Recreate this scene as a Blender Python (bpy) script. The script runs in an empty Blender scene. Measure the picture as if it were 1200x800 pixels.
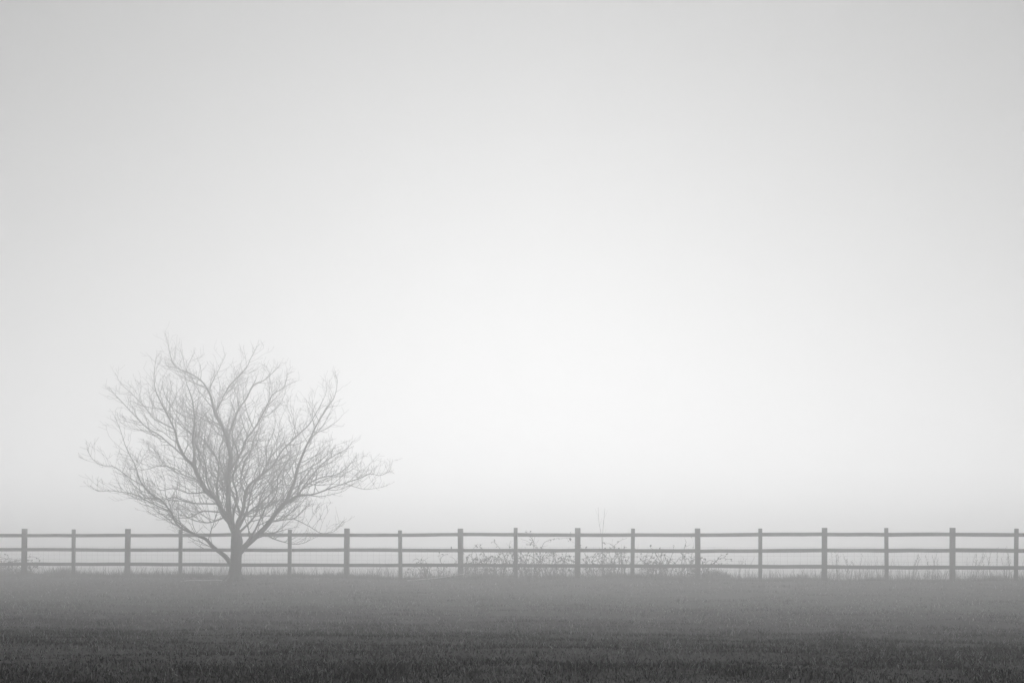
import bpy, math, random
import numpy as np
from mathutils import Vector, Matrix

# ------------------------------------------------------------------ camera, sky, sun, exposure
scene = bpy.context.scene
COL = scene.collection
W, H = 1200.0, 800.0            # pixel grid in which positions were read
FPX = 1645.0                    # focal length in those pixels
EYE = 1.0                       # lens height above the foot of the fence
HORIZON = 632.0                 # row of the horizon

cam_data = bpy.data.cameras.new("camera")
cam = bpy.data.objects.new("camera", cam_data)
COL.objects.link(cam)
cam.location = (0, 0, EYE)
cam.rotation_euler = (math.radians(90), 0, 0)
cam_data.sensor_width = 36.0
cam_data.lens = 36.0 * FPX / W
cam_data.shift_y = (HORIZON - H / 2) / W
cam_data.clip_end = 3000
scene.camera = cam

SUN_EL, SUN_AZ = math.radians(10), math.radians(1.0)      # behind the fog, straight ahead
world = bpy.data.worlds.new("World")
scene.world = world
world.use_nodes = True
nt = world.node_tree
nt.nodes.clear()
sky = nt.nodes.new("ShaderNodeTexSky")
sky.sky_type = 'NISHITA'
sky.sun_disc = False
sky.sun_elevation = SUN_EL
sky.sun_rotation = SUN_AZ
sky.altitude = 0
sky.air_density = 1.0
sky.dust_density = 1.0
sky.ozone_density = 1.0
bw = nt.nodes.new("ShaderNodeRGBToBW")
bg = nt.nodes.new("ShaderNodeBackground")
bg.inputs['Strength'].default_value = 0.100
wo = nt.nodes.new("ShaderNodeOutputWorld")
nt.links.new(sky.outputs[0], bw.inputs[0])
veil = nt.nodes.new("ShaderNodeMath")          # high stratus evens the whole sky out, in every direction alike
veil.operation = 'POWER'
veil.inputs[1].default_value = 0.39
nt.links.new(bw.outputs[0], veil.inputs[0])
nt.links.new(veil.outputs[0], bg.inputs['Color'])
nt.links.new(bg.outputs[0], wo.inputs['Surface'])

sun_data = bpy.data.lights.new("sun", 'SUN')
sun_data.energy = 1.5
sun_data.angle = math.radians(62)
sun_data.color = (1, 1, 1)
sun = bpy.data.objects.new("sun", sun_data)
COL.objects.link(sun)
sdir = Vector((math.sin(SUN_AZ) * math.cos(SUN_EL), math.cos(SUN_AZ) * math.cos(SUN_EL), math.sin(SUN_EL)))
sun.rotation_euler = (-sdir).to_track_quat('-Z', 'Y').to_euler()
sun.location = (0, 40, 60)

vs = scene.view_settings
vs.view_transform = 'Standard'
vs.look = 'None'
vs.gamma = 1.0
vs.exposure = 0.66
vs.use_curve_mapping = False
cy = scene.cycles
cy.max_bounces = 8
cy.volume_bounces = 4
cy.use_denoising = True
cy.denoiser = 'OPENIMAGEDENOISE'
cy.denoising_input_passes = 'RGB_ALBEDO_NORMAL'
cy.denoising_prefilter = 'ACCURATE'
cy.use_adaptive_sampling = False
cy.sample_clamp_indirect = 6.0

HAZE_DENSITY = 0.0195
HAZE_G = 0.71

# ------------------------------------------------------------------ helpers
random.seed(7)
rng = np.random.default_rng(11)
SLOPE = 0.197                   # the fence runs nearer towards the right
FENCE_D = 35.0
NRM = math.sqrt(1 + SLOPE * SLOPE)


def fence_s(x, y):
    """signed distance behind (+) or in front (-) of the fence line"""
    return (y + SLOPE * x - FENCE_D) / NRM


def hash2(ix, iy, seed):
    n = (ix.astype(np.int64) * 374761393 + iy.astype(np.int64) * 668265263 + seed * 982451653) & 0x7fffffff
    n = ((n ^ (n >> 13)) * 1274126177) & 0x7fffffff
    return ((n ^ (n >> 16)) & 0xffff) / 65535.0


def vnoise(x, y, seed=0):
    x = np.asarray(x, float)
    y = np.asarray(y, float)
    ix, iy = np.floor(x), np.floor(y)
    fx, fy = x - ix, y - iy
    fx = fx * fx * (3 - 2 * fx)
    fy = fy * fy * (3 - 2 * fy)
    a = hash2(ix, iy, seed)
    b = hash2(ix + 1, iy, seed)
    c = hash2(ix, iy + 1, seed)
    d = hash2(ix + 1, iy + 1, seed)
    return (a * (1 - fx) + b * fx) * (1 - fy) + (c * (1 - fx) + d * fx) * fy - 0.5


def smooth(a, b, t):
    t = np.clip((t - a) / (b - a), 0, 1)
    return t * t * (3 - 2 * t)


PROF_S = np.linspace(-5, 60, 261)
PROF_Z = np.interp(PROF_S, [-5, 0, 4, 8, 15, 22.4, 29.2, 32.1, 35, 42, 60], [0, 0, -0.02, -0.04, 0.02, 0.23, 0.575, 0.735, 0.835, 0.88, 0.90])
PROF_Z = np.convolve(np.pad(PROF_Z, 6, mode='edge'), np.ones(13) / 13, mode='valid')


def ground_z(x, y):
    x = np.asarray(x, float)
    y = np.asarray(y, float)
    s = fence_s(x, y)
    z = np.interp(-s, PROF_S, PROF_Z)                           # field falls gently to a shallow hollow, then the fence
    z = z + 0.04 * vnoise(x / 3.1, y / 3.1, 1) * smooth(3, 12, y) + 0.055 * vnoise(x / 0.9, y / 0.9, 2) * smooth(60, 30, y) * (0.25 + 0.75 * smooth(3, 12, y))
    z = z + 0.024 * vnoise(x / 0.33, y / 0.33, 3) * smooth(45, 25, y) * (0.4 + 0.6 * smooth(2, 9, y))
    z = z + (0.045 + 0.06 * vnoise(x / 1.6, y / 1.6, 5) + 0.05 * vnoise(x / 0.5, y / 0.5, 6)) * np.exp(-((s - 0.25) / 0.6) ** 2)             # low bank under the fence
    drop = smooth(0.7, 9.0, s)
    z = z - 1.5 * drop + drop * (0.5 * vnoise(x / 23.0, y / 23.0, 4))
    return z


def gz(x, y):
    return float(ground_z(np.array([x]), np.array([y]))[0])


def fence_depth(px):
    return FENCE_D / (1 + SLOPE * (px - W / 2) / FPX)


def at(px, py, depth):
    return Vector(((px - W / 2) * depth / FPX, depth, EYE + (HORIZON - py) * depth / FPX))


def material(name, lo, hi, scale=8.0, rough=0.9, stretch=(1, 1, 1), bump=0.0, bscale=None, vary=0.0):
    m = bpy.data.materials.new(name)
    m.use_nodes = True
    n = m.node_tree.nodes
    l = m.node_tree.links
    b = n["Principled BSDF"]
    b.inputs['Roughness'].default_value = rough
    b.inputs['Specular IOR Level'].default_value = 0.2
    tc = n.new("ShaderNodeTexCoord")
    mp = n.new("ShaderNodeMapping")
    mp.inputs['Scale'].default_value = stretch
    no = n.new("ShaderNodeTexNoise")
    no.inputs['Scale'].default_value = scale
    no.inputs['Detail'].default_value = 6
    no.inputs['Roughness'].default_value = 0.65
    rp = n.new("ShaderNodeValToRGB")
    rp.color_ramp.elements[0].position = 0.32
    rp.color_ramp.elements[1].position = 0.7
    rp.color_ramp.elements[0].color = (lo, lo, lo, 1)
    rp.color_ramp.elements[1].color = (hi, hi, hi, 1)
    l.new(tc.outputs['Object'], mp.inputs['Vector'])
    l.new(mp.outputs[0], no.inputs['Vector'])
    l.new(no.outputs['Fac'], rp.inputs['Fac'])
    if vary:
        oi = n.new("ShaderNodeObjectInfo")
        mr = n.new("ShaderNodeMapRange")
        mr.inputs['To Min'].default_value = 1 - vary
        mr.inputs['To Max'].default_value = 1 + vary
        vm = n.new("ShaderNodeVectorMath")
        vm.operation = 'SCALE'
        l.new(oi.outputs['Random'], mr.inputs['Value'])
        l.new(rp.outputs['Color'], vm.inputs[0])
        l.new(mr.outputs[0], vm.inputs['Scale'])
        l.new(vm.outputs[0], b.inputs['Base Color'])
    else:
        l.new(rp.outputs['Color'], b.inputs['Base Color'])
    if bump:
        n2 = n.new("ShaderNodeTexNoise")
        n2.inputs['Scale'].default_value = bscale or scale * 3
        n2.inputs['Detail'].default_value = 5
        l.new(mp.outputs[0], n2.inputs['Vector'])
        bp = n.new("ShaderNodeBump")
        bp.inputs['Strength'].default_value = bump
        bp.inputs['Distance'].default_value = 0.03
        l.new(n2.outputs['Fac'], bp.inputs['Height'])
        l.new(bp.outputs[0], b.inputs['Normal'])
    return m


def blade_material(name, lo, hi):
    """grass blades: each blade's own tone sits in the 'tone' attribute"""
    m = bpy.data.materials.new(name)
    m.use_nodes = True
    n = m.node_tree.nodes
    l = m.node_tree.links
    b = n["Principled BSDF"]
    b.inputs['Roughness'].default_value = 0.8
    b.inputs['Specular IOR Level'].default_value = 0.100
    a = n.new("ShaderNodeAttribute")
    a.attribute_name = "tone"
    rp = n.new("ShaderNodeValToRGB")
    rp.color_ramp.elements[0].color = (lo, lo, lo, 1)
    rp.color_ramp.elements[1].color = (hi, hi, hi, 1)
    l.new(a.outputs['Fac'], rp.inputs['Fac'])
    l.new(rp.outputs['Color'], b.inputs['Base Color'])
    return m


M_SOIL = material("pasture_soil", 0.010, 0.022, 3.0, 0.95, bump=0.8, bscale=22)
M_GRASS = blade_material("pasture_grass", 0.006, 0.46)
M_DRY = blade_material("dry_grass", 0.05, 0.16)
M_BARK = material("bark", 0.035, 0.075, 6.0, 0.9, stretch=(3, 3, 0.6), bump=0.7, bscale=14)
M_TWIG = material("twig_bark", 0.035, 0.06, 9.0, 0.85)
M_WOOD = material("weathered_wood", 0.03, 0.11, 5.0, 0.85, stretch=(0.7, 4, 4), bump=0.4, bscale=18, vary=0.4)
M_POST = material("weathered_post", 0.03, 0.10, 5.0, 0.85, stretch=(4, 4, 0.7), bump=0.4, bscale=18, vary=0.4)
M_WIRE = material("galvanised_wire", 0.10, 0.16, 10, 0.6)
M_CANE = material("bramble_cane", 0.03, 0.06, 9, 0.8)
M_LEAF = material("bramble_leaf", 0.03, 0.06, 12, 0.7)
M_WEED = material("dead_weed", 0.04, 0.08, 12, 0.9)
M_PALE = material("bleached_wood", 0.35, 0.6, 6, 0.8, bump=0.2)


def link(o, parent=None):
    COL.objects.link(o)
    if parent is not None:
        o.parent = parent
    return o


def mesh_obj(name, verts, faces, mat, parent=None, smooth_shade=False):
    me = bpy.data.meshes.new(name)
    me.from_pydata([tuple(v) for v in verts], [], faces)
    me.materials.append(mat)
    if smooth_shade:
        me.polygons.foreach_set("use_smooth", [True] * len(me.polygons))
    return link(bpy.data.objects.new(name, me), parent)


def tag(o, label, cat, group=None):
    o["label"] = label
    o["category"] = cat
    if group:
        o["group"] = group
    return o


def thing(name, label, cat, loc, group=None):
    e = bpy.data.objects.new(name, None)
    e.empty_display_size = 0.2
    COL.objects.link(e)
    e.location = loc
    return tag(e, label, cat, group)


def local(o, pts):
    """world points into the frame of an unrotated parent"""
    L = o.location
    return [p - L for p in pts]


class Tubes:
    """collects tapered tubes along polylines into one mesh"""

    def __init__(self):
        self.v, self.f = [], []

    def add(self, pts, rad, sides=5, cap=True, wob=0.0):
        n = len(pts)
        base = len(self.v)
        t0 = (pts[1] - pts[0]).normalized()
        ref = Vector((0.3, 0.9, 0.1)) if abs(t0.y) < 0.8 else Vector((1, 0, 0.2))
        u = t0.cross(ref).normalized()
        for i in range(n):
            a = pts[max(i - 1, 0)]
            b = pts[min(i + 1, n - 1)]
            t = (b - a)
            t = t.normalized() if t.length > 1e-9 else t0
            u = (u - t * u.dot(t))
            u = u.normalized() if u.length > 1e-6 else t.orthogonal().normalized()
            w = t.cross(u)
            for k in range(sides):
                an = 2 * math.pi * k / sides
                r = rad[i] * (1 + (random.uniform(-wob, wob) if wob else 0))
                self.v.append(pts[i] + (u * math.cos(an) + w * math.sin(an)) * r)
        for i in range(n - 1):
            for k in range(sides):
                k2 = (k + 1) % sides
                self.f.append((base + i * sides + k, base + i * sides + k2,
                               base + (i + 1) * sides + k2, base + (i + 1) * sides + k))
        if cap:
            self.f.append(tuple(base + (n - 1) * sides + k for k in range(sides)))
            self.f.append(tuple(base + k for k in reversed(range(sides))))

    def build(self, name, mat, parent=None):
        return mesh_obj(name, self.v, self.f, mat, parent, True)


def catmull(pts, step):
    """smooth polyline through points (Vectors with an extra radius each) at about the given step"""
    out_p, out_r = [], []
    P = [p for p, _ in pts]
    R = [r for _, r in pts]
    n = len(P)
    for i in range(n - 1):
        p0, p1, p2, p3 = P[max(i - 1, 0)], P[i], P[i + 1], P[min(i + 2, n - 1)]
        k = max(1, int((p2 - p1).length / step))
        for j in range(k):
            t = j / k
            t2, t3 = t * t, t * t * t
            q = 0.5 * ((2 * p1) + (p2 - p0) * t + (2 * p0 - 5 * p1 + 4 * p2 - p3) * t2 + (3 * p1 - p0 - 3 * p2 + p3) * t3)
            out_p.append(q)
            out_r.append(R[i] * (1 - t) + R[i + 1] * t)
    out_p.append(P[-1])
    out_r.append(R[-1])
    return out_p, out_r


# ------------------------------------------------------------------ the ground, one sheet to the horizon
def axis(lo, hi, fine_lo, fine_hi, fine, grow=1.12, cap=25.0):
    a = list(np.arange(fine_lo, fine_hi + 1e-6, fine))
    st = fine
    while a[-1] < hi:
        st = min(st * grow, cap)
        a.append(a[-1] + st)
    st = fine
    while a[0] > lo:
        st = min(st * grow, cap)
        a.insert(0, a[0] - st)
    return np.array(a)


def build_ground():
    xs = axis(-620, 620, -17, 17, 0.14)
    ys = axis(-60, 900, 1.5, 40, 0.13)
    X, Y = np.meshgrid(xs, ys)
    Z = ground_z(X, Y)
    nx, ny = len(xs), len(ys)
    v = np.stack([X.ravel(), Y.ravel(), Z.ravel()], 1).astype(np.float32)
    i = np.arange(nx - 1)
    j = np.arange(ny - 1)
    I, J = np.meshgrid(i, j)
    q = np.stack([J * nx + I, J * nx + I + 1, (J + 1) * nx + I + 1, (J + 1) * nx + I], -1).reshape(-1, 4)
    me = bpy.data.meshes.new("field_ground")
    me.vertices.add(len(v))
    me.vertices.foreach_set("co", v.ravel())
    me.loops.add(q.size)
    me.loops.foreach_set("vertex_index", q.ravel().astype(np.int32))
    me.polygons.add(len(q))
    me.polygons.foreach_set("loop_start", np.arange(0, q.size, 4, dtype=np.int32))
    me.polygons.foreach_set("use_smooth", np.ones(len(q), bool))
    me.update(calc_edges=True)
    me.materials.append(M_SOIL)
    o = link(bpy.data.objects.new("field_ground", me))
    o["kind"] = "structure"
    o["label"] = "dark pasture ground running from the foreground under the fence into the fog"


build_ground()


# ------------------------------------------------------------------ the fog
def build_haze():
    x0, x1, y0, y1, z0, z1 = -660, 660, -120, 960, -4.0, 7.6
    v = [(x, y, z) for z in (z0, z1) for y in (y0, y1) for x in (x0, x1)]
    f = [(0, 2, 3, 1), (4, 5, 7, 6), (0, 1, 5, 4), (2, 6, 7, 3), (0, 4, 6, 2), (1, 3, 7, 5)]
    m = bpy.data.materials.new("fog")
    m.use_nodes = True
    n = m.node_tree.nodes
    n.clear()
    out = n.new("ShaderNodeOutputMaterial")
    pv = n.new("ShaderNodeVolumePrincipled")
    pv.inputs['Color'].default_value = (0.995, 0.995, 0.995, 1)
    pv.inputs['Density'].default_value = HAZE_DENSITY
    pv.inputs['Anisotropy'].default_value = HAZE_G
    m.node_tree.links.new(pv.outputs[0], out.inputs['Volume'])
    o = mesh_obj("haze", v, f, m)
    o["kind"] = "stuff"
    o["label"] = "pale even ground fog lying over the whole field"


build_haze()

# ------------------------------------------------------------------ the bare tree
TREE_Y = 33.6
# limb: (depth at the tip relative to the trunk in metres, list of (px, py, diameter in px))
TRUNK = [(275, 684, 19), (275.2, 678, 16), (275.5, 670, 14), (276.3, 658, 12.6), (277, 645, 12.2), (277.3, 634, 12.6), (277, 626, 11), (275, 619, 8)]
LIMBS = [
    # central leader and its forks
    (0.3, [(277, 630, 8), (270.5, 612, 7.2), (268.5, 600, 6.6), (267.4, 580, 6.0), (267.4, 559, 5.6), (269.8, 542, 5.4), (270.4, 531, 5.2), (266, 513, 4.4), (259, 497, 3.8), (251, 482, 3.3), (247, 466, 2.9), (241, 453, 2.2), (234, 445, 1.9), (223.5, 438, 1.7), (212, 433, 1.4), (204, 427, 1.2), (199, 414, 0.9), (196, 399, 0.6), (193.5, 391, 0.4)]),
    (-0.7, [(252, 483, 2.6), (256, 477, 2.0), (260, 469, 1.8), (264, 461, 1.7), (270.5, 450, 1.6), (281, 439, 1.4), (289, 431, 1.2), (293.5, 421, 0.9), (301.5, 405, 0.4)]),
    (0.9, [(267, 518, 3.2), (270, 504, 2.8), (274, 493, 2.5), (280, 480, 2.3), (288, 468, 2.1), (296.8, 452, 1.7), (309, 446, 1.2), (318.8, 437, 0.9), (328.5, 427, 0.4)]),
    (-1.5, [(269, 552, 3.6), (280, 534, 2.9), (288, 516, 2.5), (299, 500, 2.2), (307.4, 486, 1.9), (317, 466, 1.4), (326, 458, 1.1), (333, 453, 0.8), (337.5, 436, 0.4)]),
    # left limb and its forks
    (-0.8, [(276, 626, 7.5), (272, 616, 7.0), (262, 602, 6.2), (256, 588, 5.6), (243, 576, 5.2), (233, 559, 4.8), (227.5, 546, 4.3), (217, 536, 3.6), (209, 520, 3.0), (207, 514, 2.8), (204, 502, 2.4), (196, 486, 2.1), (189, 473, 1.7), (181.5, 455, 1.2), (181, 439, 0.7), (183, 418, 0.35)]),
    (0.4, [(204, 503, 1.6), (197, 499, 1.4), (181, 491, 1.3), (170, 477, 1.2), (163, 470, 1.0), (150, 457, 0.8), (141, 449, 0.6), (135, 437, 0.35)]),
    (-1.6, [(217, 536, 2.6), (203, 524, 2.1), (190, 512, 1.9), (171.5, 500, 1.5), (157, 486, 1.2), (142, 470, 1.0), (132.5, 460, 0.7), (127, 452, 0.35)]),
    (1.3, [(227.6, 547, 3.4), (227, 527, 3.0), (225.5, 511, 2.8), (228, 496, 2.5), (227, 481, 2.2), (223.5, 461, 1.7), (219, 450, 1.3), (217, 438, 0.9), (222, 424, 0.6), (228, 413, 0.35)]),
    (1.9, [(259, 597, 3.6), (255.5, 580, 3.0), (254.5, 564, 2.6), (256, 543, 2.3), (247, 526, 2.0), (236, 513, 1.8), (220, 504, 1.5), (207, 487, 1.1), (196, 468, 0.7), (190, 452, 0.35)]),
    # low left limb and its forks
    (-0.9, [(272, 664, 6.0), (267, 655, 5.6), (260, 648, 5.0), (250.6, 641, 4.4), (241, 631, 3.6), (228, 625.5, 3.1), (214, 620, 2.7), (205.6, 612, 2.5), (199, 599, 2.3), (191, 588, 2.2), (178, 579, 1.9), (166.6, 568, 1.7), (162, 557, 1.5), (160, 549, 1.3), (157, 541, 1.2), (150, 528, 1.0), (145, 516, 0.8), (139, 499, 0.6), (134, 488, 0.35)]),
    (-1.5, [(166.6, 568.5, 1.4), (153.6, 561, 1.2), (140.6, 551, 1.1), (132.5, 546, 0.9), (118, 544, 0.7), (108, 537.6, 0.55), (101.6, 526, 0.3)]),
    (-0.2, [(198, 598, 1.9), (184.5, 593, 1.6), (170, 585, 1.4), (153.6, 578, 1.2), (132.5, 575, 0.9), (114.6, 575, 0.7), (105, 568, 0.35)]),
    (0.9, [(241, 576, 2.4), (223.5, 578, 1.6), (205.6, 572.5, 1.2), (190, 574, 0.8), (176, 569, 0.35)]),
    (-1.9, [(254, 590, 2.6), (244.6, 590, 2.0), (223.5, 589, 1.5), (204, 583, 1.2), (191, 585.5, 0.8), (177, 580, 0.35)]),
    (1.5, [(234, 563, 2.2), (217, 557, 1.6), (204, 549, 1.3), (186, 545.7, 1.1), (170, 550, 0.8), (149, 549, 0.35)]),
    (-0.6, [(258, 600, 2.2), (238, 599, 1.5), (223.5, 606, 1.2), (210.5, 607, 0.9), (191, 608, 0.6), (172, 598, 0.35)]),
    (1.7, [(262, 606, 2.2), (246, 612, 1.5), (232, 611, 1.2), (214, 604, 0.9), (196, 606, 0.35)]),
    # right limb and its forks
    (0.6, [(277, 652, 8.0), (286, 641, 7.0), (296, 631, 6.6), (309, 619, 6.0), (317, 610.5, 5.6), (325, 599.5, 5.2), (335, 588, 4.8), (340, 576, 4.0), (344.8, 566, 3.6), (348, 552, 3.4), (353, 538, 3.0), (359, 523, 2.7), (364, 512, 2.4), (372, 497, 2.0), (380.5, 481, 1.6), (390, 469, 1.1), (394.5, 453, 0.7), (394, 439, 0.35)]),
    (-0.9, [(333, 590, 4.2), (341, 585.5, 3.6), (351, 580, 3.0), (362, 580, 2.2), (374, 576.5, 1.9), (390, 570, 1.6), (403, 566, 1.4), (419.5, 561, 1.1), (434, 555, 0.9), (446, 557, 0.6), (459, 551, 0.35)]),
    (-1.4, [(403, 566, 1.0), (415, 570, 0.8), (426, 573, 0.7), (438, 572, 0.5), (450, 570, 0.3)]),
    (0.9, [(349, 581, 2.6), (358, 567, 2.2), (367.5, 554, 1.8), (380.5, 541, 1.5), (397, 531, 1.1), (408, 524, 0.7), (413, 516, 0.35)]),
    (1.7, [(347, 582, 2.4), (358, 570, 2.0), (374, 560, 1.6), (393.5, 556, 1.2), (408, 546, 0.8), (418, 534, 0.35)]),
    (-0.4, [(316, 611, 2.2), (332, 609, 1.6), (345, 607.5, 1.3), (354.5, 598.5, 0.9), (366, 589.5, 0.35)]),
    (-1.0, [(344, 607.5, 1.2), (354, 612, 1.0), (363, 617, 0.9), (374, 624, 0.8), (385, 624, 0.6), (393.5, 621, 0.5), (401.6, 610, 0.3)]),
    (0.9, [(306, 624, 2.0), (322, 631, 1.5), (334, 635, 1.1), (350, 637, 0.8), (367, 631, 0.35)]),
    # middle limb to the upper right
    (1.2, [(277, 624, 6.0), (278.5, 613, 5.0), (284.6, 598, 4.2), (288, 578, 3.6), (293, 568, 3.2), (302.5, 559.5, 2.8), (318.8, 546, 2.4), (328.5, 530, 2.1), (341.5, 516.5, 1.9), (349, 509, 1.7), (361, 498, 1.5), (370, 484, 1.2), (377, 472, 0.9), (382, 460, 0.6), (382, 448, 0.3)]),
    (-1.8, [(288, 579, 2.6), (284.4, 571, 2.1), (282, 563, 1.9), (286, 542, 1.6), (294, 529, 1.3), (297, 515, 1.0), (303, 500, 0.7), (306, 484, 0.35)]),
    (-1.3, [(279, 620, 3.0), (291, 601, 2.2), (305.8, 589, 1.9), (315.5, 580, 1.6), (323.6, 570, 1.4), (335, 555.5, 1.1), (346, 539, 0.7), (352, 524, 0.35)]),
    (2.0, [(281, 623, 3.0), (299, 604, 2.0), (304, 588, 1.7), (309, 574, 1.4), (318.8, 563, 1.1), (326, 549, 0.7), (331, 534, 0.35)]),
    # limbs that reach towards and away from the viewer
    (-2.5, [(276, 625, 4.0), (273, 606, 3.2), (277, 582, 2.6), (273, 560, 2.2), (279, 534, 1.8), (272, 512, 1.4), (276, 490, 0.9), (271, 470, 0.35)]),
    (2.6, [(277, 626, 4.0), (281, 606, 3.2), (274, 580, 2.6), (262, 556, 2.2), (257, 530, 1.8), (262, 505, 1.3), (256, 480, 0.9), (262, 456, 0.35)]),
    (-2.3, [(270, 607, 3.2), (256, 590, 2.6), (243, 566, 2.1), (240, 542, 1.7), (229, 520, 1.3), (230, 500, 0.9), (221, 486, 0.35)]),
    (-2.2, [(285, 641, 3.4), (299, 620, 2.6), (310, 597, 2.1), (324, 578, 1.6), (327, 556, 1.2), (338, 540, 0.8), (341, 520, 0.35)]),
    (2.4, [(278, 620, 3.2), (290, 596, 2.6), (296, 570, 2.1), (311, 548, 1.6), (313, 524, 1.2), (322, 502, 0.8), (322, 480, 0.35)]),
]


def rand_dir_around(t, ang):
    o = t.orthogonal().normalized()
    o.rotate(Matrix.Rotation(random.uniform(0, 2 * math.pi), 3, t))
    return (t * math.cos(ang) + o * math.sin(ang)).normalized()


def grow(tb, p, d, length, r, level, centre):
    """one crooked branchlet with its own side twigs"""
    seg = 0.105 if level < 2 else 0.075
    n = max(2, int(length / seg))
    pts, rad = [p.copy()], [r]
    cur, dd = p.copy(), d.copy()
    for i in range(n):
        out = (cur - centre)
        out.z *= 0.4
        out = out.normalized() if out.length > 1e-6 else Vector((0, 0, 1))
        dd = (dd + Vector((random.uniform(-1, 1), random.uniform(-1, 1), random.uniform(-1, 1))) * (0.21 if level < 3 else 0.16)
              + Vector((0, 0, 1)) * (0.055 + 0.02 * level) + out * 0.03).normalized()
        cur = cur + dd * (length / n)
        pts.append(cur.copy())
        rad.append(max(0.0025, r * (1 - 0.68 * (i + 1) / n)))
        if level < 3 and i >= (1 if level < 2 else 0) and i < n:
            if random.random() < (0.74 if level == 1 else 0.50):
                a = math.radians(random.uniform(34, 66))
                cd = rand_dir_around(dd, a)
                if cd.z < -0.35:
                    cd.z *= -0.5
                cl = length * random.uniform(0.32, 0.62) * (1 - 0.45 * i / n)
                if level >= 2:
                    cl = random.uniform(0.08, 0.22)
                if cl > 0.07:
                    grow(tb, cur, cd.normalized(), cl, max(0.0027, rad[-1] * 0.68), level + 1, centre)
    tb.add(pts, rad, 4 if level == 1 else 3, cap=False)


def build_tree():
    base = at(275, 681, TREE_Y)
    base.z = gz(base.x, base.y) - 0.02
    t = thing("bare_tree", "leafless spreading tree with a short forked trunk standing before the rail fence", "tree", base)
    sc = TREE_Y / FPX
    pts = [(at(px, py, TREE_Y), d * 1.08 * sc / 2) for px, py, d in TRUNK]
    pts[0] = (Vector((pts[0][0].x, pts[0][0].y, base.z - 0.06)), pts[0][1])
    P, R = catmull(pts, 0.06)
    tb = Tubes()
    tb.add(local(t, P), R, 14, True, 0.06)
    for k in range(6):                                         # root flare
        a = k * math.pi / 3 + random.uniform(-0.3, 0.3)
        dx = Vector((math.cos(a), math.sin(a), 0))
        rp = [P[0] + dx * 0.08 + Vector((0, 0, 0.34)), P[0] + dx * 0.12 + Vector((0, 0, 0.18)), P[0] + dx * 0.20 + Vector((0, 0, 0.11)), P[0] + dx * random.uniform(0.32, 0.42) + Vector((0, 0, 0.03))]
        tb.add(local(t, rp), [0.05, 0.065, 0.06, 0.03], 8, True, 0.08)
    tb.build("trunk", M_BARK, t)
    centre = at(275, 600, TREE_Y)
    for dep, tr in LIMBS:
        n = len(tr)
        first = 0
        pl = []
        L = [0.0]
        for i in range(1, n):
            L.append(L[-1] + math.hypot(tr[i][0] - tr[i - 1][0], tr[i][1] - tr[i - 1][1]))
        # the depth starts from the parent's depth: nearest earlier limb point
        d0 = DEPTHS.get((dep, tr[0]), None)
        if d0 is None:
            best = None
            for (qx, qy, qd) in TRACED:
                e = math.hypot(qx - tr[0][0], qy - tr[0][1])
                if best is None or e < best[0]:
                    best = (e, qd)
            d0 = best[1] if best else 0.0
        for i in range(n):
            f = (L[i] / L[-1])
            dd = d0 + (dep - d0) * (f ** 1.1)
            pl.append((at(tr[i][0], tr[i][1], TREE_Y + dd), max(0.0032, tr[i][2] * (0.88 if tr[i][2] < 3 else 1.02) * (TREE_Y + dd) / FPX / 2)))
            TRACED.append((tr[i][0], tr[i][1], dd))
        P, R = catmull(pl, 0.07)
        # small crooks of a real limb
        kink, want = Vector((0, 0, 0)), Vector((0, 0, 0))
        for i in range(2, len(P)):
            if i % 4 == 2:
                k = min(0.016, 0.007 + R[i] * 0.3)
                want = Vector((random.uniform(-k, k), random.uniform(-k, k) * 1.5, random.uniform(-k, k)))
            kink = kink.lerp(want, 0.45)
            P[i] = P[i] + kink * min(1.0, (i - 1) / 5)
        tb = Tubes()
        tb.add(local(t, P), R, 8 if R[0] > 0.03 else 6, True, 0.04 if R[0] > 0.03 else 0)
        limb = tb.build("limb", M_BARK, t)
        tw = Tubes()
        total = sum((P[i + 1] - P[i]).length for i in range(len(P) - 1))
        run, nxt = 0.0, total * 0.07 + 0.12
        for i in range(1, len(P) - 1):
            run += (P[i] - P[i - 1]).length
            if run < nxt:
                continue
            nxt = run + random.uniform(0.045, 0.105) * (1.7 if abs(dep) > 2.1 else 1.0)
            tan = (P[i + 1] - P[i - 1]).normalized()
            rem = total - run
            c = rand_dir_around(tan, math.radians(random.uniform(32, 65)))
            if c.z < -0.2:
                c.z *= -0.6
            ln = min(1.25, (0.24 + 0.46 * rem) * random.uniform(0.35, 1.1))
            grow(tw, P[i], c.normalized(), ln, min(R[i] * 0.55, 0.0050 + 0.0066 * ln), 1, centre)
        # the limb's tip fans out
        for k in range(4):
            tan = (P[-1] - P[-3]).normalized()
            grow(tw, P[-2 - k], rand_dir_around(tan, math.radians(random.uniform(15, 45))), random.uniform(0.15, 0.34), 0.0040, 2, centre)
        tw.v = local(t, tw.v)
        o = tw.build("twig_spray", M_TWIG, limb)
        o["kind"] = "stuff"
    return t


TRACED, DEPTHS = [(277, 630, 0.0), (277, 650, 0.0), (272, 664, 0.0)], {}
build_tree()

# ------------------------------------------------------------------ the post and rail fence
POSTS = [(-208, 1, 619.6), (-150, 0, 620.4), (-91, 1, 619.5), (-31, 0, 620.2), (28, 1, 619.3), (87, 0, 620.0), (149, 1, 619.3), (212, 0, 619.8), (276, 1, 619.2), (340, 0, 620.0),
         (406, 1, 618.8), (470, 0, 621.0), (540, 1, 619.0), (605, 0, 618.0), (677, 1, 618.3), (741, 0, 619.0), (818, 1, 618.8), (891, 0, 618.9),
         (966, 1, 618.0), (1039, 0, 618.2), (1116, 1, 618.0), (1190, 0, 619.0), (1270, 1, 618.2), (1346, 0, 618.5), (1425, 1, 618.0)]


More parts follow.
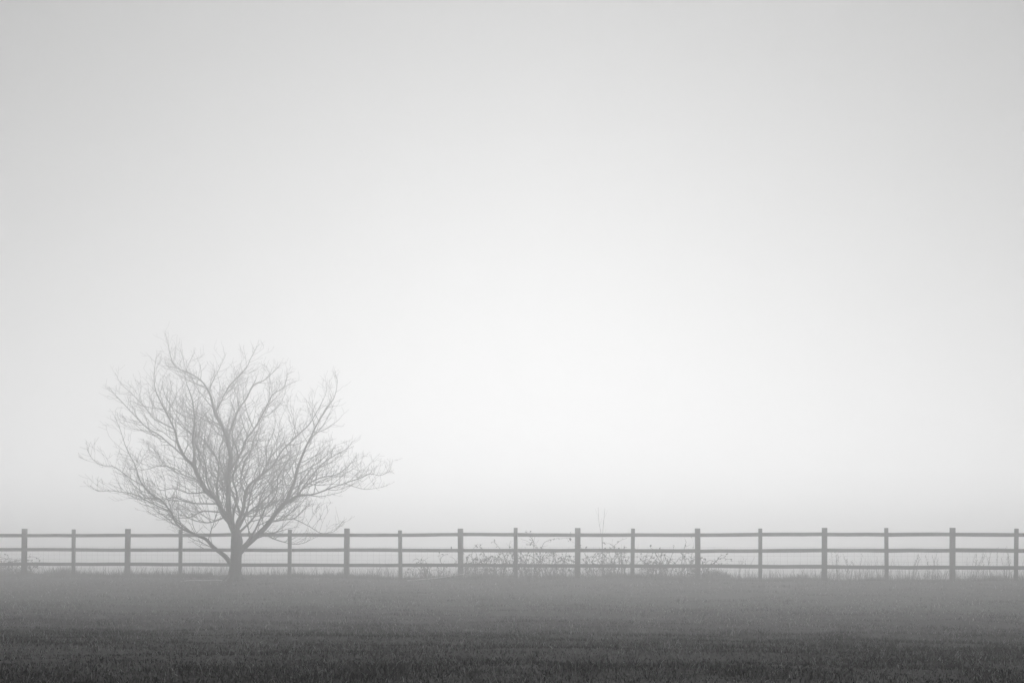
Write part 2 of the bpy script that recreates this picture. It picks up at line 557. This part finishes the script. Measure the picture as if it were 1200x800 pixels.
def box_verts(w, d, h, bev):
    """upright post with a chamfered, slightly weathered top"""
    v = []
    for z, s in ((0, 0.0), (h - bev, 0.0), (h, bev)):
        for sx, sy in ((-1, -1), (1, -1), (1, 1), (-1, 1)):
            v.append(Vector((sx * (w / 2 - s), sy * (d / 2 - s), z)))
    f = [(3, 2, 1, 0), (8, 9, 10, 11)]
    for i in range(2):
        for k in range(4):
            k2 = (k + 1) % 4
            f.append((i * 4 + k, i * 4 + k2, (i + 1) * 4 + k2, (i + 1) * 4 + k))
    return v, f


def build_fence():
    ang = -math.atan(SLOPE)
    rot = Matrix.Rotation(ang, 3, 'Z')
    org = Vector((0, FENCE_D, 0))
    fence = thing("rail_fence", "three rail timber fence with wire netting crossing the whole foggy field", "fence", org)
    run = rot @ Vector((1, 0, 0))
    nrm = rot @ Vector((0, 1, 0))
    centre = []
    for px, main, top in POSTS:
        D = fence_depth(px)
        c = Vector(((px - W / 2) * D / FPX, D, 0))
        ztop = EYE + (HORIZON - top) * D / FPX
        w, d = (0.128, 0.075) if main else (0.092, 0.045)
        off = nrm * (0.0 if main else -0.0445)                # the thin posts are nailed to the front of the rails
        zb = gz(c.x, c.y) - 0.15
        v, f = box_verts(w, d, ztop - zb, 0.006)
        lean = Matrix.Rotation(random.uniform(-0.017, 0.017), 3, 'Y') @ Matrix.Rotation(random.uniform(-0.012, 0.012) if main else 0, 3, 'X')
        q = [rot @ (lean @ p) + c + off + Vector((0, 0, zb)) - org for p in v]
        mesh_obj("post", q, f, M_POST, fence)
        centre.append((c, main, px))
    mains = [c for c, m, _ in centre if m]
    levels = (1.121, 0.737, 0.357)
    rh, rt = 0.088, 0.042
    jit = {}
    for i in range(len(mains) - 1):
        a, b = mains[i], mains[i + 1]
        for li, hgt in enumerate(levels):
            za = hgt + jit.get((i, li), 0) + random.uniform(-0.006, 0.006)
            zb = hgt + random.uniform(-0.012, 0.012)
            jit[(i + 1, li)] = zb - hgt
            aa = a + run * 0.010
            bb = b - run * 0.010
            v, f = [], []
            ns = 6
            sag = random.uniform(-0.011, 0.006)
            tw = random.uniform(-0.05, 0.05)
            wv = [random.uniform(-0.004, 0.004) for _ in range(ns + 1)]
            for k in range(ns + 1):
                t = k / ns
                p = aa.lerp(bb, t)
                p.z = za * (1 - t) + zb * t + sag * 4 * t * (1 - t) + wv[k]
                hh = rh / 2 * (1 + random.uniform(-0.04, 0.04))
                for sy, sz in ((-1, -1), (-1, 1), (1, 1), (1, -1)):
                    v.append(p + nrm * (sy * rt / 2 + sz * tw * 0.03) + Vector((0, 0, sz * hh)) - org)
            for k in range(ns):
                for m in range(4):
                    m2 = (m + 1) % 4
                    f.append((k * 4 + m, k * 4 + m2, (k + 1) * 4 + m2, (k + 1) * 4 + m))
            f.append((0, 3, 2, 1))
            f.append((ns * 4, ns * 4 + 1, ns * 4 + 2, ns * 4 + 3))
            mesh_obj("rail", v, f, M_WOOD, fence)
        # stock netting stapled to the back of the rails, one length for each pair of bays
        tb = Tubes()
        off = nrm * 0.041
        for z in (0.06, 0.15, 0.25, 0.36, 0.47, 0.60, 0.70, 0.81):
            p = [a.lerp(b, k / 8) + off + Vector((0, 0, z + random.uniform(-0.006, 0.006))) - org for k in range(9)]
            tb.add(p, [0.0013 if 0.07 < z < 0.8 else 0.0018] * 9, 3, False)
        n = int((b - a).length / 0.15)
        for k in range(n):
            p0 = a.lerp(b, (k + 0.5) / n) + off - org
            p = [p0 + Vector((0, 0, z)) + run * random.uniform(-0.006, 0.006) for z in (0.06, 0.3, 0.55, 0.81)]
            tb.add(p, [0.0012] * 4, 3, False)
        tb.build("wire_netting", M_WIRE, fence)["kind"] = "stuff"


build_fence()


# ------------------------------------------------------------------ brambles, sapling, weeds along the fence
def leaf_quads(V, F, p, d, size):
    """a small pointed leaf folded along its middle"""
    d = d.normalized()
    s = d.cross(Vector((random.uniform(-0.4, 0.4), random.uniform(-0.4, 0.4), 1))).normalized()
    n = s.cross(d)
    b = len(V)
    V += [p, p + d * size * 0.45 + s * size * 0.3 + n * size * 0.12, p + d * size, p + d * size * 0.45 - s * size * 0.3 + n * size * 0.12,
          p + d * size * 0.5]
    F += [(b, b + 1, b + 4), (b + 1, b + 2, b + 4), (b + 2, b + 3, b + 4), (b + 3, b, b + 4)]


def cane(parent, pts, r0, leafy, tip_only=True, size=0.055, side=0.5):
    """one woody cane through world points, with short side shoots, and its leaves as a child"""
    P, R = catmull([(p, r0 * (1 - 0.7 * i / (len(pts) - 1))) for i, p in enumerate(pts)], 0.06)
    tb = Tubes()
    for i in range(1, len(P)):
        P[i] = P[i] + Vector((random.uniform(-1, 1), random.uniform(-1, 1), random.uniform(-1, 1))) * 0.006
    tb.add(local(parent, P), R, 5, True)
    V, F = [], []
    n = len(P)
    for i in range(2, n):
        if random.random() < side * 0.45:
            tan = (P[i] - P[i - 1]).normalized()
            d = rand_dir_around(tan, math.radians(random.uniform(35, 70)))
            q = [P[i]]
            for k in range(random.randint(2, 4)):
                d = (d + Vector((random.uniform(-1, 1), random.uniform(-1, 1), random.uniform(-0.6, 1))) * 0.25).normalized()
                q.append(q[-1] + d * random.uniform(0.03, 0.07))
            tb.add(local(parent, q), [R[i] * 0.6 * (1 - 0.5 * k / len(q)) for k in range(len(q))], 3, False)
            if leafy and random.random() < leafy:
                for k in range(random.randint(1, 3)):
                    leaf_quads(V, F, q[-1 - k % 2] - parent.location, d + Vector((random.uniform(-1, 1), random.uniform(-1, 1), random.uniform(-1, .5))), size * random.uniform(0.6, 1.2))
        f = i / n
        if leafy and random.random() < leafy * (0.9 if (f > 0.72 or not tip_only) else 0.16):
            for k in range(random.randint(1, 2)):
                leaf_quads(V, F, P[i] - parent.location, Vector((random.uniform(-1, 1), random.uniform(-1, 1), random.uniform(-1, 0.6))), size * random.uniform(0.6, 1.3))
    c = tb.build("cane", M_CANE, parent)
    if F:
        mesh_obj("leaves", V, F, M_LEAF, c)["kind"] = "stuff"
    return c


def trace(path, off, spread=0.25):
    """pixel path along the fence, a given distance behind (+) or before (-) it"""
    out = []
    d1 = random.uniform(-spread, spread)
    for i, (px, py) in enumerate(path):
        D = fence_depth(px) + off + d1 * i / max(1, len(path) - 1)
        out.append(at(px, py, D))
    p = out[0]
    p.z = min(p.z, gz(p.x, p.y) + 0.0) - 0.02
    return out


def bramble(label, px, off, traced, n_extra, width, hmax, leafy, group="brambles growing through the fence", size=0.075):
    D = fence_depth(px) + off
    b = Vector(((px - W / 2) * D / FPX, D, 0))
    b.z = gz(b.x, b.y)
    t = thing("bramble", label, "bramble", b, group)
    for path in traced:
        cane(t, trace(path, off), random.uniform(0.008, 0.0105), leafy, True, size, 0.9)
    for k in range(int(n_extra * 2.3)):
        x = b.x + random.uniform(-1, 1) * width * 0.55
        y = b.y + random.uniform(-0.18, 0.22)
        p0 = Vector((x, y, gz(x, y) - 0.02))
        a = random.uniform(0, 2 * math.pi)
        reach = random.uniform(0.15, 0.55) * width
        h = hmax * random.uniform(0.35, 1.2)
        dx = Vector((math.cos(a) * reach, math.sin(a) * 0.22, 0))
        pts = [p0, p0 + dx * 0.2 + Vector((0, 0, h * 0.5)), p0 + dx * 0.55 + Vector((0, 0, h * 0.9)), p0 + dx * 0.9 + Vector((0, 0, h * random.uniform(0.7, 1.0)))]
        if random.random() < 0.5:
            pts.append(p0 + dx * 1.3 + Vector((0, 0, h * random.uniform(0.25, 0.7))))
        cane(t, pts, random.uniform(0.005, 0.0085), leafy * 0.6, False, size, 1.2)
    return t


bramble("bramble with leafy cane tips beside the raised end of the pale pole", 566, 0.12,
        [[(560, 680), (556, 664), (553, 650), (556, 641), (560, 637)],
         [(572, 681), (571, 668), (570, 655), (565, 645), (562, 640)],
         [(585, 681), (593, 662), (589, 648), (582, 638), (578, 634)],
         [(592, 681), (602, 668), (600, 652), (597, 640), (598, 634)],
         [(575, 681), (574, 660), (580, 652), (584, 656)]], 16, 1.1, 0.62, 0.75)
bramble("tangled bramble with one cane arching flat just under the top rail", 632, 0.16,
        [[(628, 681), (633, 660), (631, 645), (620, 635), (610, 631)],
         [(640, 681), (633, 660), (635, 640), (645, 632), (668, 630)],
         [(648, 681), (640, 664), (629, 650), (625, 634), (618, 624)],
         [(626, 681), (626, 660), (625, 640), (627, 628)],
         [(652, 681), (648, 664), (660, 655), (676, 658)],
         [(645, 680), (632, 658), (618, 650), (607, 654)]], 20, 1.3, 0.66, 0.55)
bramble("bramble around the foot of the tall thin whips, its cane rising to the top rail", 706, 0.10,
        [[(702, 681), (706, 660), (714, 645), (726, 634), (735, 630)],
         [(695, 681), (692, 662), (686, 650), (678, 636)],
         [(710, 681), (718, 664), (728, 656), (738, 660)],
         [(700, 681), (694, 660), (700, 650), (708, 648)],
         [(716, 681), (705, 662), (696, 652), (684, 654)],
         [(722, 680), (726, 655), (720, 642), (714, 636)]], 18, 1.2, 0.62, 0.4)
bramble("bramble with a dark leaf clump on its tallest cane, next to a thick post", 783, 0.12,
        [[(782, 681), (777, 664), (770, 652), (765, 643), (762, 641)],
         [(780, 681), (784, 660), (788, 648), (790, 639)],
         [(800, 681), (799, 660), (801, 645), (804, 635), (803, 632)],
         [(808, 681), (809, 660), (812, 645), (813, 638)],
         [(770, 681), (760, 664), (752, 656), (746, 660)]], 20, 1.2, 0.6, 0.6)
bramble("low bramble with one long cane leaning out over the grassy mound", 826, 0.10,
        [[(822, 681), (828, 668), (836, 660), (845, 654), (858, 656)],
         [(824, 681), (830, 666), (839, 657), (846, 650), (851, 651)],
         [(820, 680), (824, 664), (832, 656), (842, 660)]], 7, 0.6, 0.35, 0.8)
bramble("small bramble with a flat leafy top behind the pale pole", 503, 0.35,
        [[(503, 678), (500, 668), (494, 660), (488, 658)],
         [(506, 678), (502, 664), (498, 656), (502, 653)],
         [(512, 678), (520, 666), (516, 656), (520, 650), (527, 648)],
         [(500, 678), (496, 664), (490, 655), (484, 656)]], 7, 0.8, 0.42, 0.5)
bramble("dense low bramble thicket swallowing the bottom rail", 8, 0.05,
        [[(-4, 678), (2, 662), (10, 654), (24, 658)], [(12, 678), (14, 664), (22, 656), (40, 652), (48, 657)],
         [(-14, 678), (-10, 660), (-2, 653), (9, 655)]], 30, 1.2, 0.38, 0.45, size=0.06)

# tall thin whips rising above the top rail
D = fence_depth(705) + 0.25
b = Vector(((705 - W / 2) * D / FPX, D, 0))
b.z = gz(b.x, b.y)
sap = thing("sapling", "two tall thin whips rising high above the top rail", "sapling", b)
for path, r in (([(706, 680), (706, 655), (705, 630), (702, 612), (701, 594)], 0.0062), ([(707, 680), (706, 650), (706.5, 622), (708, 606), (709, 595)], 0.006)):
    P, R = catmull([(p, r * (1 - 0.6 * i / 4)) for i, p in enumerate(trace(path, 0.25, 0.05))], 0.07)
    tb = Tubes()
    tb.add(local(sap, P), R, 5)
    for i in range(6, len(P) - 1, 3):
        if random.random() < 0.7:
            d = rand_dir_around((P[i] - P[i - 1]).normalized(), 0.6)
            tb.add(local(sap, [P[i], P[i] + d * 0.08, P[i] + d * 0.15 + Vector((0, 0, 0.05))]), [R[i] * .5, R[i] * .4, 0.0015], 3, False)
    tb.build("whip", M_CANE, sap)


def weed(label, px, off, n, h, spread):
    D = fence_depth(px) + off
    b = Vector(((px - W / 2) * D / FPX, D, 0))
    b.z = gz(b.x, b.y)
    t = thing("dry_weed", label, "weed", b, "dead weeds along the fence")
    for k in range(n):
        p0 = Vector((b.x + random.uniform(-1, 1) * spread * 0.5, b.y + random.uniform(-0.12, 0.12), 0))
        p0.z = gz(p0.x, p0.y) - 0.02
        hh = h * random.uniform(0.55, 1.0)
        lean = Vector((random.uniform(-0.22, 0.30), random.uniform(-0.15, 0.15), 0)) * hh
        P, R = catmull([(p0, 0.0042), (p0 + lean * 0.3 + Vector((0, 0, hh * 0.5)), 0.0034), (p0 + lean + Vector((0, 0, hh)), 0.002)], 0.05)
        tb = Tubes()
        tb.add(local(t, P), R, 4)
        for i in range(len(P) // 2, len(P)):
            for q in range(2):
                if random.random() < 0.6:
                    d = rand_dir_around(Vector((0, 0, 1)), math.radians(random.uniform(20, 60)))
                    ln = random.uniform(0.03, 0.09)
                    a = local(t, [P[i], P[i] + d * ln])
                    tb.add([a[0], a[0].lerp(a[1], 0.6), a[1]], [0.0016, 0.0022, 0.004], 3, True)
        tb.build("stem", M_WEED, t)


weed("dead branching weed reaching the middle rail beside a thick post", 984, 0.15, 6, 0.82, 0.3)
weed("leaning dead stalks just beside the branching weed that reaches the middle rail", 998, 0.25, 7, 0.66, 0.3)
weed("few thin dead stems standing alone in the middle of a bay", 1076, 0.2, 4, 0.62, 0.25)
weed("upright dead weed a step from a thick post, seed heads at the middle rail", 1096, 0.3, 5, 0.85, 0.2)
weed("wide bushy dead weed patch filling the netting", 1150, 0.2, 10, 0.72, 0.7)
weed("dead weed with spreading tops hard by a thin post", 1178, 0.25, 7, 0.78, 0.35)
weed("sparse dead weed between the broad grass mound and a thin post", 872, 0.3, 5, 0.6, 0.3)


# ------------------------------------------------------------------ pale pole and stick on the grass
def pole(label, path, r):
    pts = []
    for px, py, D, up in path:
        x = (px - W / 2) * D / FPX
        pts.append(Vector((x, D, gz(x, D) + r + up)))
    b = pts[0].copy()
    P, R = catmull([(p, r * (1 - 0.35 * i / (len(pts) - 1))) for i, p in enumerate(pts)], 0.1)
    tb = Tubes()
    tb.add([p - b for p in P], R, 7, True, 0.08)
    o = tb.build("fallen_pole", M_PALE)
    o.location = b
    tag(o, label, "pole", "pale poles lying on the grass")


fd = fence_depth(545)
pole("long bleached pole lying on the grass, its end raised at the fence foot", [(478, 681, fd - 1.0, 0.03), (500, 679, fd - 0.75, 0.04), (522, 676.5, fd - 0.45, 0.07), (545, 674, fd - 0.14, 0.10)], 0.014)
pole("thin bleached pole lying in the grass beside the tree trunk", [(212, 683, TREE_Y + 0.1, 0.0), (225, 683, TREE_Y + 0.26, 0.022), (240, 682, TREE_Y + 0.37, 0.018), (252, 681, TREE_Y + 0.55, 0.03), (264, 680, TREE_Y + 0.62, 0.01)], 0.008)


# ------------------------------------------------------------------ grass
def blades(name, x, y, hgt, wid, tone, lean, mat, label, kind="stuff"):
    n = len(x)
    z = ground_z(x, y)
    a = rng.uniform(0, 2 * np.pi, n)                         # facing of the flat side
    la = rng.uniform(0, 2 * np.pi, n)                        # direction of lean
    lx, ly = np.cos(la) * lean * hgt, np.sin(la) * lean * hgt
    wx, wy = np.cos(a) * wid / 2, np.sin(a) * wid / 2
    v = np.zeros((n, 5, 3), np.float32)
    v[:, 0] = np.stack([x - wx, y - wy, z - 0.005], 1)
    v[:, 1] = np.stack([x + wx, y + wy, z - 0.005], 1)
    up = np.sqrt(np.clip(1 - lean ** 2 * 0.4, 0.15, 1))
    v[:, 2] = np.stack([x + lx * 0.35 + wx * 0.8, y + ly * 0.35 + wy * 0.8, z + hgt * 0.58 * up], 1)
    v[:, 3] = np.stack([x + lx * 0.35 - wx * 0.8, y + ly * 0.35 - wy * 0.8, z + hgt * 0.58 * up], 1)
    v[:, 4] = np.stack([x + lx, y + ly, z + hgt * up], 1)
    b = (np.arange(n) * 5)[:, None]
    tri = np.concatenate([b + np.array([[0, 1, 2]]), b + np.array([[0, 2, 3]]), b + np.array([[3, 2, 4]])], 1).reshape(-1).astype(np.int32)
    me = bpy.data.meshes.new(name)
    me.vertices.add(n * 5)
    me.vertices.foreach_set("co", v.ravel())
    me.loops.add(len(tri))
    me.loops.foreach_set("vertex_index", tri)
    me.polygons.add(len(tri) // 3)
    me.polygons.foreach_set("loop_start", np.arange(0, len(tri), 3, dtype=np.int32))
    me.update(calc_edges=True)
    at_ = me.attributes.new("tone", 'FLOAT', 'POINT')
    at_.data.foreach_set("value", np.repeat(tone, 5).astype(np.float32))
    me.materials.append(mat)
    o = link(bpy.data.objects.new(name, me))
    o["kind"] = kind
    o["label"] = label
    return o


def scatter(y0, y1, per_m2):
    wmax = 0.40 * y1 + 1.2
    n = int((y1 - y0) * 2 * wmax * per_m2)
    y = rng.uniform(y0, y1, n)
    x = rng.uniform(-wmax, wmax, n)
    k = np.abs(x) < 0.40 * y + 1.2
    return x[k], y[k]


def build_pasture():
    X, Y, HH, WW = [], [], [], []
    edges = np.concatenate([np.arange(1.6, 8, 0.4), np.arange(8, 39.5, 1.0)])
    for y0, y1 in zip(edges[:-1], edges[1:]):
        q = (y0 + y1) / 2 / 2.4
        den, wd, ht = 14500 * q ** -1.6, 0.0017 * q ** 0.64, 0.0135 * q ** 0.42
        x, y = scatter(y0, y1, den)
        k = fence_s(x, y) < 0.5
        x, y = x[k], y[k]
        cl = vnoise(x / 0.55, y / 0.55, 21) + 0.7 * vnoise(x / 0.17, y / 0.17, 22)
        keep = rng.uniform(0, 1, len(x)) < np.clip(0.68 + 0.9 * cl, 0.38, 1)
        x, y, cl = x[keep], y[keep], cl[keep]
        X.append(x)
        Y.append(y)
        HH.append(ht * rng.uniform(0.45, 1.25, len(x)) * (1 + 0.9 * cl))
        WW.append(wd * rng.uniform(0.6, 1.3, len(x)))
    x, y, h, w = map(np.concatenate, (X, Y, HH, WW))
    patch = vnoise(x / 1.7, y / 1.7, 31) + 0.6 * vnoise(x / 0.4, y / 0.4, 32)
    fine = vnoise(x / 0.11, y / 0.09, 33) + 0.8 * vnoise(x / 0.26, y / 0.2, 34)
    tone = np.clip(0.02 + 0.03 * patch + 0.03 * fine + np.abs(rng.normal(0, 0.03, len(x))), 0, 0.5)
    dry = rng.uniform(0, 1, len(x)) < np.clip(0.07 + 0.12 * patch + 0.32 * fine, 0.008, 0.6)      # bleached winter blades come in drifts
    tone[dry] = rng.uniform(0.25, 1.0, dry.sum())
    clump = vnoise(x / 0.35, y / 0.30, 35) + 0.7 * vnoise(x / 0.14, y / 0.12, 36)
    h = h * np.clip(0.8 + 0.7 * fine + 2.4 * np.clip(clump - 0.14, 0, 1), 0.35, 2.8)
    h[dry] *= 1.15
    lean = rng.uniform(0.3, 1.6, len(x))
    blades("pasture_grass", x, y, h, w, tone, lean, M_GRASS, "short grazed pasture grass covering the field")


def along_fence(n, s0, s1, x0=-17, x1=17):
    x = rng.uniform(x0, x1, n)
    s = rng.uniform(s0, s1, n)
    return x, FENCE_D - SLOPE * x + s * NRM


def build_verge():
    # knee-deep rough grass at the posts, thinning upwards
    x, y = along_fence(60000, -0.45, 0.75)
    cl = 1.2 * vnoise(x / 0.9, y / 0.5, 41) + 0.8 * vnoise(x / 0.22, y / 0.22, 42)
    k = rng.uniform(0, 1, len(x)) < np.clip(0.45 + 1.0 * cl, 0.10, 1)
    x, y, cl = x[k], y[k], cl[k]
    h = rng.uniform(0.03, 0.11, len(x)) * np.clip(0.85 + 1.7 * cl, 0.2, 2.8)
    blades("verge_grass", x, y, h, rng.uniform(0.004, 0.008, len(x)), np.clip(rng.normal(0.08, 0.06, len(x)), 0, 1), rng.uniform(0.1, 1.2, len(x)), M_GRASS, "rough longer grass along the foot of the fence")
    x, y = along_fence(8500, 0.05, 1.3)
    cl = vnoise(x / 1.1, y / 0.9, 43) + 0.5 * vnoise(x / 0.3, y / 0.3, 44)
    k = rng.uniform(0, 1, len(x)) < np.clip(0.22 + 1.5 * cl, 0.03, 1)
    x, y, cl = x[k], y[k], cl[k]
    h = rng.uniform(0.22, 0.80, len(x)) * (0.75 + 0.5 * cl)
    blades("tall_dry_grass", x, y, h, rng.uniform(0.0025, 0.0045, len(x)), rng.uniform(0, 1, len(x)), rng.uniform(0.08, 0.65, len(x)), M_DRY, "sparse tall dry grass stalks standing behind the fence")
    # rough grass on the falling ground behind
    x, y = along_fence(26000, 0.8, 7.0, -20, 20)
    blades("far_bank_grass", x, y, rng.uniform(0.1, 0.4, len(x)), rng.uniform(0.006, 0.012, len(x)), rng.uniform(0, 0.8, len(x)), rng.uniform(0.1, 0.7, len(x)), M_DRY, "rough grass on the bank falling away behind the fence")


def tussock(label, px, off, r, h, n):
    D = fence_depth(px) + off
    cx = (px - W / 2) * D / FPX
    a = rng.uniform(0, 2 * np.pi, n)
    rr = r * np.sqrt(rng.uniform(0, 1, n))
    x, y = cx + np.cos(a) * rr, D + np.sin(a) * rr * 0.7
    o = blades("grass_tussock", x, y, h * rng.uniform(0.5, 1.1, n) * np.sqrt(np.clip(1.1 - (rr / r) ** 2, 0.1, 1)), rng.uniform(0.004, 0.007, n), rng.uniform(0.02, 0.22, n), rng.uniform(0.05, 0.6, n), M_GRASS, label)
    del o["kind"]
    tag(o, label, "tussock", "grass tussocks by the fence")


build_pasture()
build_verge()
tussock("broad grass mound under the leaning bramble cane", 838, 0.25, 0.42, 0.30, 900)
tussock("small dark grass tussock between the tree trunk and a thin post", 245, 0.1, 0.13, 0.17, 240)
tussock("ragged grass tussock swallowing the foot of the first thin post beyond the thicket", 72, 0.1, 0.5, 0.28, 700)
